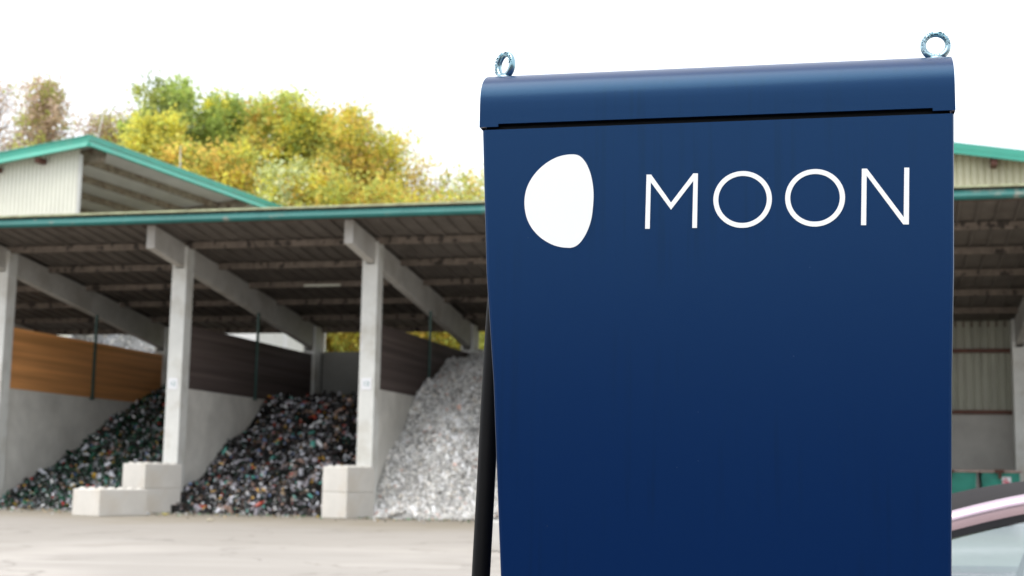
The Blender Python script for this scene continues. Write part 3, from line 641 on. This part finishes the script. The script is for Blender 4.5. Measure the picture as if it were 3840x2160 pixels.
# cap: curved hood, notched along its lower front edge
prof = [(0,1.985),(0,2.0),(.0008,2.012),(.0035,2.024),(.008,2.034),(.0145,2.043),(.0225,2.0505),(.033,2.058),(.046,2.065),(.062,2.071),(.082,2.0765),(.105,2.0805),(.14,2.084),(.20,2.087),(.30,2.086),(.38,2.078),(.41,2.06),(.412,2.0)]
U0_, U1_ = -.8394, .0025
m = MB(); n = len(prof)
vs = [CP(U0_, o_, z_) for o_, z_ in prof]+[CP(U1_, o_, z_) for o_, z_ in prof]
fs = [(i, i+n, i+1+n, i+1) for i in range(n-1)]
cap_v, cap_f = list(vs), list(fs)
b = len(cap_v); cap_v += [CP(U0_, .412, 1.9575), CP(U1_, .412, 1.9575)]; cap_f.append((n-1, 2*n-1, b+1, b))
# front skirt in three pieces (ends longer than the middle)
for ua, ub, zz in ((U0_, -.8041, 1.9572), (-.8041, -.0352, 1.9625), (-.0352, U1_, 1.9572)):
    b = len(cap_v); cap_v += [CP(ua,0,zz), CP(ub,0,zz), CP(ub,0,1.985), CP(ua,0,1.985), CP(ua,.006,zz), CP(ub,.006,zz)]; cap_f += [(b,b+1,b+2,b+3),(b,b+4,b+5,b+1)]
b = len(cap_v); cap_v += [CP(-.8041,0,1.9572),CP(-.8041,.006,1.9572),CP(-.8041,.006,1.9625),CP(-.8041,0,1.9625)]; cap_f.append((b,b+1,b+2,b+3))
# end caps and underside
for U_, flip in ((U0_, 0), (U1_, 1)):
    pts = [CP(U_, 0, 1.9572)]+[CP(U_, o_, z_) for o_, z_ in prof]+[CP(U_, .412, 1.9575)]; b = len(cap_v); cap_v += pts; f = tuple(range(b, b+len(pts))); cap_f.append(f[::-1] if flip else f)
b = len(cap_v); cap_v += [CP(U0_,.006,1.966),CP(U1_,.006,1.966),CP(U1_,.41,1.966),CP(U0_,.41,1.966)]; cap_f.append((b,b+3,b+2,b+1))
cap = mkobj('cap', cap_v, cap_f, M['navy'], ch)
for p_ in cap.data.polygons: p_.use_smooth = (p_.index < n-1)
def flat(name, polys, mt, off=-.0008, holes=None):
    vs = []; fs = []
    for poly in polys:
        b = len(vs); vs += [CP(u, off, z) for u, z in poly]; fs.append(tuple(range(b, b+len(poly))))
    # thin film with thickness
    k = len(vs); vs2 = vs+[v+nn*.0006 for v in vs]; f2 = list(fs)
    for poly in fs:
        for i in range(len(poly)): a, c = poly[i], poly[(i+1) % len(poly)]; f2.append((a, a+k, c+k, c))
    return mkobj(name, vs2, f2, mt, ch)
LG = [(-.6618,1.9001),(-.6513,1.8967),(-.6419,1.8871),(-.6339,1.8717),(-.6285,1.853),(-.6254,1.8292),(-.626,1.8042),(-.6291,1.7793),(-.636,1.7585),(-.6456,1.7417),(-.6547,1.7327),(-.6638,1.729),(-.6729,1.7289),(-.6861,1.7307),(-.7006,1.7355),(-.7165,1.7446),(-.7286,1.7551),(-.7394,1.7685),(-.7477,1.7859),(-.7517,1.8059),(-.7516,1.8245),(-.7473,1.843),(-.7382,1.8601),(-.7251,1.8757),(-.7093,1.8879),(-.6922,1.8963),(-.6764,1.8998)]
def cr_spline(P, k=5):
    out = []; n = len(P)
    for i in range(n):
        p0, p1, p2, p3 = (np.array(P[(i+j-1) % n]) for j in range(4))
        for q in range(k):
            t = q/k; out.append(tuple(.5*((2*p1)+(-p0+p2)*t+(2*p0-5*p1+4*p2-p3)*t*t+(-p0+3*p1-3*p2+p3)*t**3)))
    return out
tag(flat('logo', [cr_spline(LG)[::-1]], M['vinyl']), 'white rounded moon shape')
# letters as quads strips: M, O, O, N
Mq = [[(-.5298,1.8591),(-.5214,1.8588),(-.5220,1.8447),(-.5236,1.7604),(-.5319,1.7606)],
      [(-.5214,1.8588),(-.4859,1.807),(-.4859,1.794),(-.5220,1.8447)],
      [(-.4859,1.807),(-.4465,1.8589),(-.4465,1.8452),(-.4859,1.794)],
      [(-.4465,1.8589),(-.4382,1.8586),(-.4400,1.7602),(-.4484,1.7604),(-.4465,1.8452)]]
Nq = [[(-.1556,1.8587),(-.1468,1.8585),(-.1476,1.8461),(-.1499,1.7592),(-.1585,1.7594)],
      [(-.1468,1.8585),(-.0872,1.7719),(-.0882,1.7591),(-.1476,1.8461)],
      [(-.0846,1.8584),(-.0762,1.8583),(-.0789,1.7589),(-.0882,1.7591),(-.0872,1.7719)]]
flat('letter', Mq, M['vinyl'])
def ring(cu, cz, ro, ri, n=72):
    return [[(cu+ro*math.cos(2*math.pi*k/n), cz+ro*math.sin(2*math.pi*k/n)), (cu+ri*math.cos(2*math.pi*k/n), cz+ri*math.sin(2*math.pi*k/n)),
             (cu+ri*math.cos(2*math.pi*(k+1)/n), cz+ri*math.sin(2*math.pi*(k+1)/n)), (cu+ro*math.cos(2*math.pi*(k+1)/n), cz+ro*math.sin(2*math.pi*(k+1)/n))] for k in range(n)]
flat('letter', ring(-.3603, 1.8096, .0509, .0421), M['vinyl'])
flat('letter', ring(-.2356, 1.8094, .0510, .0422), M['vinyl'])
flat('letter', Nq, M['vinyl'])
# lifting eyes
def eye(u, off, ang, words):
    c = CP(u, off, 2.1035); d = Vector((math.cos(ang), math.sin(ang), 0)); d = ux*d.x+nn*d.y; up = Vector((0,0,1)); nrm_ = d.cross(up)
    vs = []; fs = []; n1, n2 = 56, 12
    for i in range(n1):
        a = 2*math.pi*i/n1; rc = d*math.cos(a)+up*math.sin(a)
        thick = 1+.25*max(0, -math.sin(a))
        for j in range(n2):
            b = 2*math.pi*j/n2; vs.append(c+rc*(.0215+.0050*thick*math.cos(b))+nrm_*(.0062*thick*math.sin(b)))
    for i in range(n1):
        for j in range(n2): fs.append((i*n2+j, ((i+1) % n1)*n2+j, ((i+1) % n1)*n2+(j+1) % n2, i*n2+(j+1) % n2))
    m = MB(); m.add(vs, fs)
    base = c-up*.0235
    m.tube([base-up*.006, base-up*.001, base+up*.003], [.0145, .0145, .0115], 20)
    o = m.build('lifting_eye', M['zinc'], ch, smooth=True)
    # raised characters on the ring
    vv = []; ff = []
    def putc(chr_, a, size, rad=.0215, rot=None):
        rc = d*math.cos(a)+up*math.sin(a); pos = c+rc*rad-nrm_*(-.0)  # facing the yard
        face = -nn if nrm_.dot(-nn) > 0 else -nn
        front = nrm_ if nrm_.dot(-nn) > 0 else -nrm_
        tx = (-(d*-math.sin(a)+up*math.cos(a))) if rot is None else d
        if front.cross(tx).dot(rc) < 0 and rot is None: tx = -tx
        ty = front.cross(tx)
        a_, b_ = text_mesh(chr_, size, .0012, pos+front*.0062, tx, ty, None, None, None)
        k = len(vv); vv.extend(a_); ff.extend(tuple(i+k for i in q) for q in b_)
    for q, s in enumerate(words[0]): putc(s, math.radians(215-q*15), .0105)
    for q, s in enumerate(words[1]): putc(s, math.radians(70-q*15), .0105)
    for q, s in enumerate(words[2]): putc(s, math.radians(25-q*16), .0105)
    putc('M12', math.radians(270), .010, .0215, 1)
    mkobj('raised_lettering', vv, ff, M['zinc'], o)
eye(-.0195, .10, 0, ('SYNPETIM', 'GS', 'WK')); eye(-.8150, .10, math.radians(-40), ('SYNPETIM', 'GS', 'WK'))
# charging cable down the left side
pts = [(-.79,.20,1.80),(-.815,.20,1.81),(-.832,.20,1.79),(-.839,.20,1.74),(-.8475,.20,1.65),(-.855,.20,1.48),(-.8605,.20,1.31),(-.867,.20,1.127),(-.874,.20,.9),(-.878,.20,.7),(-.872,.20,.52),(-.85,.20,.40),(-.81,.20,.34),(-.76,.20,.33),(-.70,.20,.33)]
def spl3(P, k=6):
    out = []
    for i in range(len(P)-1):
        p0 = np.array(P[max(i-1,0)]); p1 = np.array(P[i]); p2 = np.array(P[i+1]); p3 = np.array(P[min(i+2,len(P)-1)])
        for q in range(k):
            t = q/k; out.append(tuple(.5*((2*p1)+(-p0+p2)*t+(2*p0-5*p1+4*p2-p3)*t*t+(-p0+3*p1-3*p2+p3)*t**3)))
    out.append(tuple(P[-1])); return out
m = MB(); m.tube([CP(u, o_, z) for u, o_, z in spl3(pts)], .0178, 20); m.build('charging_cable', M['black_rubber'], ch, smooth=True)

# small concrete kerb block out in the yard, seen in the slot beside the cable
m = MB(); m.hexa([(-6.85,25.1,0),(-6.42,25.1,0),(-6.42,25.5,0),(-6.85,25.5,0),(-6.82,25.13,.55),(-6.45,25.13,.55),(-6.45,25.47,.55),(-6.82,25.47,.55)])
tag(m.build('concrete_bollard', M['beam'], bevel=.03), 'short grey concrete bollard glimpsed between black cable and charger', 'bollard')

# ------------------------------------------------------------------ green skips in the right-hand bay
def skip(x0, x1, y0, label, sticker=False):
    y1 = y0+1.6; e = empty('waste_skip', ((x0+x1)/2, (y0+y1)/2, 0)); H = 1.80; t = .05
    m = MB()
    b_ = .12
    m.hexa([(x0+b_,y0+b_,.12),(x1-b_,y0+b_,.12),(x1-b_,y1-b_,.12),(x0+b_,y1-b_,.12),(x0+b_,y0+b_,.17),(x1-b_,y0+b_,.17),(x1-b_,y1-b_,.17),(x0+b_,y1-b_,.17)])
    def wall(a, b, inw):
        m.hexa([(a[0],a[1],.12),(b[0],b[1],.12),(b[0]+inw[0],b[1]+inw[1],.12),(a[0]+inw[0],a[1]+inw[1],.12),(a[2],a[3],H),(b[2],b[3],H),(b[2]+inw[0],b[3]+inw[1],H),(a[2]+inw[0],a[3]+inw[1],H)])
    A = (x0+b_,y0+b_,x0,y0); B = (x1-b_,y0+b_,x1,y0); C_ = (x1-b_,y1-b_,x1,y1); D = (x0+b_,y1-b_,x0,y1)
    wall(A,B,(0,t)); wall(B,C_,(-t,0)); wall(C_,D,(0,-t)); wall(D,A,(t,0))
    for f in (.02, .5, .97):
        xx = x0+(x1-x0)*f; xb_ = x0+b_+(x1-x0-2*b_)*f
        m.hexa([(xb_-.035,y0+b_-.05,.15),(xb_+.035,y0+b_-.05,.15),(xb_+.035,y0+b_-.003,.15),(xb_-.035,y0+b_-.003,.15),(xx-.035,y0-.05,H-.1),(xx+.035,y0-.05,H-.1),(xx+.035,y0-.003,H-.1),(xx-.035,y0-.003,H-.1)])
    m.build('tub', M['skip'], e)
    m = MB(); r = .07
    m.box((x0-r,y0-r,H),(x1+r,y0+.03,H+.07)); m.box((x0-r,y1-.03,H),(x1+r,y1+r,H+.07)); m.box((x0-r,y0+.031,H),(x0+.03,y1-.031,H+.07)); m.box((x1-.03,y0+.031,H),(x1+r,y1-.031,H+.07))
    m.build('rim', M['skip_rim'], e)
    m = MB(); xm = (x0+x1)/2; m.box((xm-.2,y0-.14,H-.02),(xm+.1,y0-.075,H+.1)); m.box((xm-.08,y0-.12,H-.2),(xm+.02,y0-.075,H-.03)); m.build('latch', M['rust'], e)
    if sticker:
        m = MB(); m.box((x1-.62,y0-.02,1.38),(x1-.28,y0-.014,1.66)); st = m.build('sticker', M['white'], e)
        m = MB(); m.box((x1-.56,y0-.024,1.46),(x1-.34,y0-.0205,1.53)); m.box((x1-.50,y0-.024,1.55),(x1-.40,y0-.0205,1.61)); m.build('sticker_print', M['red'], st)
    for xx in (x0+.3, x1-.3):
        m = MB(); m.box((xx-.06,y0+.2,0),(xx+.06,y1-.2,.118)); m.build('skid', M['rust'], e)
    return tag(e, label, 'skip')
skip(3.78, 4.98, 49.5, 'green steel skip with white and red sticker, above the car roof', True)
skip(1.95, 3.62, 49.5, 'green steel skip without sticker, partly hidden by the charger')
skip(.1, 1.8, 49.5, 'green steel skip hidden farthest behind the charger')

# ------------------------------------------------------------------ silver car at the right edge
car = empty('parked_car', (2.2, 7.5, 0)); tag(car, 'silver car with dark roof, only its curved side arch and window in frame', 'car')
YN, YFAR = 6.62, 8.42; YM = (YN+YFAR)/2
arch = [(-1.00,.80),(-.55,.915),(-.2,1.025),(.05,1.105),(.22,1.158),(.38,1.205),(.54,1.249),(.70,1.286),(.88,1.316),(1.1,1.340),(1.4,1.358),(1.8,1.363),(2.2,1.345),(2.6,1.29),(3.0,1.20),(3.4,1.08),(3.75,.95)]
arch = spl3([(a, 0, b) for a, b in arch], 4); arch = [(p[0], p[2]) for p in arch]
def side_y(z, sgn): # tumblehome
    t = max(0, (z-.85))*.36
    return YN+.05+t if sgn < 0 else YFAR-.05-t
NA = len(arch)
def norm2(i):
    a = arch[max(0,i-1)]; b = arch[min(NA-1,i+1)]; dx, dz = b[0]-a[0], b[1]-a[1]; L = math.hypot(dx,dz); return -dz/L, dx/L
def strip(name, d0, d1, bulge, mt, sgn, parent, prox=0.):
    vs = []; fs = []; K = 7
    for i in range(NA):
        nx_, nz_ = norm2(i)
        for k in range(K):
            t = k/(K-1); d = d0+(d1-d0)*t; x_ = arch[i][0]-nx_*d; z_ = arch[i][1]-nz_*d
            y_ = side_y(z_, sgn)+sgn*(bulge*(math.cos(math.pi/2*(t-.25)/.75) if t > .25 else math.sin(math.pi/2*t/.25))+prox)
            vs.append((x_, y_, z_))
    for i in range(NA-1):
        for k in range(K-1): a = i*K+k; f = (a, a+K, a+K+1, a+1); fs.append(f if sgn < 0 else f[::-1])
    return mkobj(name, vs, fs, mt, parent, smooth=True)
carbody = None
# lower body: lofted along x
secs = [(-2.05,.62,.35,.62),(-1.95,.72,.5,.68),(-1.6,.78,.75,.75),(-1.1,.82,.86,.82),(-.4,.88,.9,.88),(.6,.9,.9,.90),(1.8,.9,.9,.92),(2.9,.9,.9,.94),(3.6,.88,.85,.93),(4.1,.84,.75,.88),(4.3,.80,.6,.78)]
vs = []; fs = []; prf = [(-1,.20),(-1.0,.45),(-1.01,.62),(-1.0,.78),(-.96,.93),(-.90,1.0),(0,1.02),(.90,1.0),(.96,.93),(1.0,.78),(1.01,.62),(1.0,.45),(1,.20)]
for (x_, hw, _, zt) in secs:
    for (a, b) in prf: vs.append((x_, YM+a*hw, .2+(zt-.2)*(b-.2)/.82))
K = len(prf)
for i in range(len(secs)-1):
    for k in range(K): a = i*K+k; b_ = i*K+(k+1) % K; fs.append((a, b_, b_+K, a+K))
fs += [tuple(range(K))[::-1], tuple(range((len(secs)-1)*K, len(secs)*K))]
mkobj('body', vs, [f[::-1] for f in fs], M['silver'], car, smooth=True)
for sgn in (-1, 1):
    strip('roof_pillar', .0, .088, .035, M['silver'], sgn, car)
    strip('window_seal', .086, .118, .0, M['black_trim'], sgn, car, .004)
    # side glass
    vs = []; fs = []; K = 6
    for i in range(NA):
        nx_, nz_ = norm2(i); x_ = arch[i][0]-nx_*.112; zt = arch[i][1]-nz_*.112
        for k in range(K): z_ = zt+(min(zt, .86)-zt)*k/(K-1); vs.append((x_, side_y(z_, sgn)-sgn*.006, z_))
    for i in range(NA-1):
        for k in range(K-1): a = i*K+k; fs.append((a, a+K, a+K+1, a+1))
    mkobj('side_window', vs, fs, M['glass'], car, smooth=True)
    # door pillar
    m = MB(); m.hexa([(1.55,side_y(.86,sgn)-sgn*.03-.005,.86),(1.67,side_y(.86,sgn)-sgn*.03-.005,.86),(1.67,side_y(.86,sgn)-sgn*.03+.005,.86),(1.55,side_y(.86,sgn)-sgn*.03+.005,.86),(1.60,side_y(1.25,sgn)-sgn*.03-.005,1.25),(1.68,side_y(1.25,sgn)-sgn*.03-.005,1.25),(1.68,side_y(1.25,sgn)-sgn*.03+.005,1.25),(1.60,side_y(1.25,sgn)-sgn*.03+.005,1.25)]); m.build('door_pillar', M['black_trim'], car)
# roof skin + windshield + rear screen spanning between the arches
def span(name, i0, i1, mt, crown, dz=0.):
    vs = []; fs = []; K = 13
    for i in range(i0, i1+1):
        x_, z_ = arch[i]; ya, yb = side_y(z_, -1)+.035, side_y(z_, 1)-.035
        for k in range(K):
            t = k/(K-1); vs.append((x_-crown[1]*(1-(2*t-1)**2), ya+(yb-ya)*t, z_-.006+dz+crown[0]*(1-(2*t-1)**2)))
    for i in range(i1-i0):
        for k in range(K-1): a = i*K+k; fs.append((a, a+1, a+K+1, a+K))
    return mkobj(name, vs, fs, mt, car, smooth=True)
i_ws = min(range(NA), key=lambda i: abs(arch[i][0]-.95)); i_rs = min(range(NA), key=lambda i: abs(arch[i][0]-2.5))
span('windshield', 4, i_ws, M['roof_black'], (.04,.10)); span('roof', i_ws, i_rs, M['roof_black'], (.055,.0)); span('rear_screen', i_rs, NA-3, M['roof_black'], (.06,-.05))
# door mirrors
for sgn in (-1, 1):
    yy = side_y(.95, sgn)+sgn*.14; vs = []; fs = []; n1, n2 = 8, 12
    cz_ = 1.20 if sgn > 0 else .98
    for i in range(n1+1):
        a = math.pi*i/n1
        for j in range(n2): b_ = 2*math.pi*j/n2; vs.append((.28+.07*math.cos(a)*1.0, yy+.11*math.sin(a)*math.cos(b_), .99+.065*math.sin(a)*math.sin(b_)))
    for i in range(n1):
        for j in range(n2): fs.append((i*n2+j, i*n2+(j+1) % n2, (i+1)*n2+(j+1) % n2, (i+1)*n2+j))
    mkobj('door_mirror', vs, fs, M['black_trim'], car, smooth=True)
# interior: seats, steering wheel
for sx in (1.25, 2.25):
    for sy in (YM-.38, YM+.38):
        m = MB(); m.hexa([(sx,sy-.24,.45),(sx+.16,sy-.24,.45),(sx+.16,sy+.24,.45),(sx,sy+.24,.45),(sx+.12,sy-.2,1.02),(sx+.24,sy-.2,1.02),(sx+.24,sy+.2,1.02),(sx+.12,sy+.2,1.02)]); m.box((sx+.14,sy-.13,1.05),(sx+.24,sy+.13,1.19)); m.build('seat', M['interior'], car, bevel=.03)
m = MB(); c0 = Vector((.72, YM-.38, .90)); pts = []
for k in range(25): a = 2*math.pi*k/24; pts.append(c0+Vector((.06*math.sin(a), .18*math.cos(a), .17*math.sin(a))))
m.tube(pts, .016, 8, False); m.build('steering_wheel', M['black_trim'], car, smooth=True)
for sx in (-1.15, 3.1):
    for yy in (YN+.02, YFAR-.24):
        wv = MB(); prf2 = [(.20,0),(.30,0),(.33,.03),(.33,.19),(.30,.22),(.20,.22)]; vs = []; n = 28
        for k in range(n):
            a = 2*math.pi*k/n
            for r_, d_ in prf2: vs.append((sx+r_*math.cos(a), yy+d_, .33+r_*math.sin(a)))
        fs = [(k*6+j, ((k+1) % n)*6+j, ((k+1) % n)*6+(j+1) % 6, k*6+(j+1) % 6) for k in range(n) for j in range(6)]
        wh_ = empty('wheel', Vector((sx, yy, 0))-car.location); wh_.parent = car
        mkobj('tyre', vs, fs, M['tyre'], wh_, smooth=True)
        m = MB(); m.tube([(sx, yy+.03, .33), (sx, yy+.19, .33)], .199, 24); m.build('rim', M['silver'], wh_)

# ------------------------------------------------------------------ dark building added unseen behind the camera, shaping reflections in the charger paint
wb = empty('added_dark_building', (0, -18, 0)); tag(wb, 'dark clad building added out of view behind the camera for reflections in the charger paint', 'added_dark_building')
m = MB(); m.box((-45,-22,0),(40,-14,3.9)); m.build('wall', M['dark_cladding'], wb)
m = MB(); m.box((-45.3,-22.3,3.901),(40.3,-13.7,4.15)); m.build('roof', M['sheet_pale'], wb)
for k in range(14):
    x_ = -42+k*6.
    m = MB(); m.box((x_-1.3,-13.99,1.6),(x_+1.3,-13.9,2.6)); m.build('window', M['white_sheet'], wb)
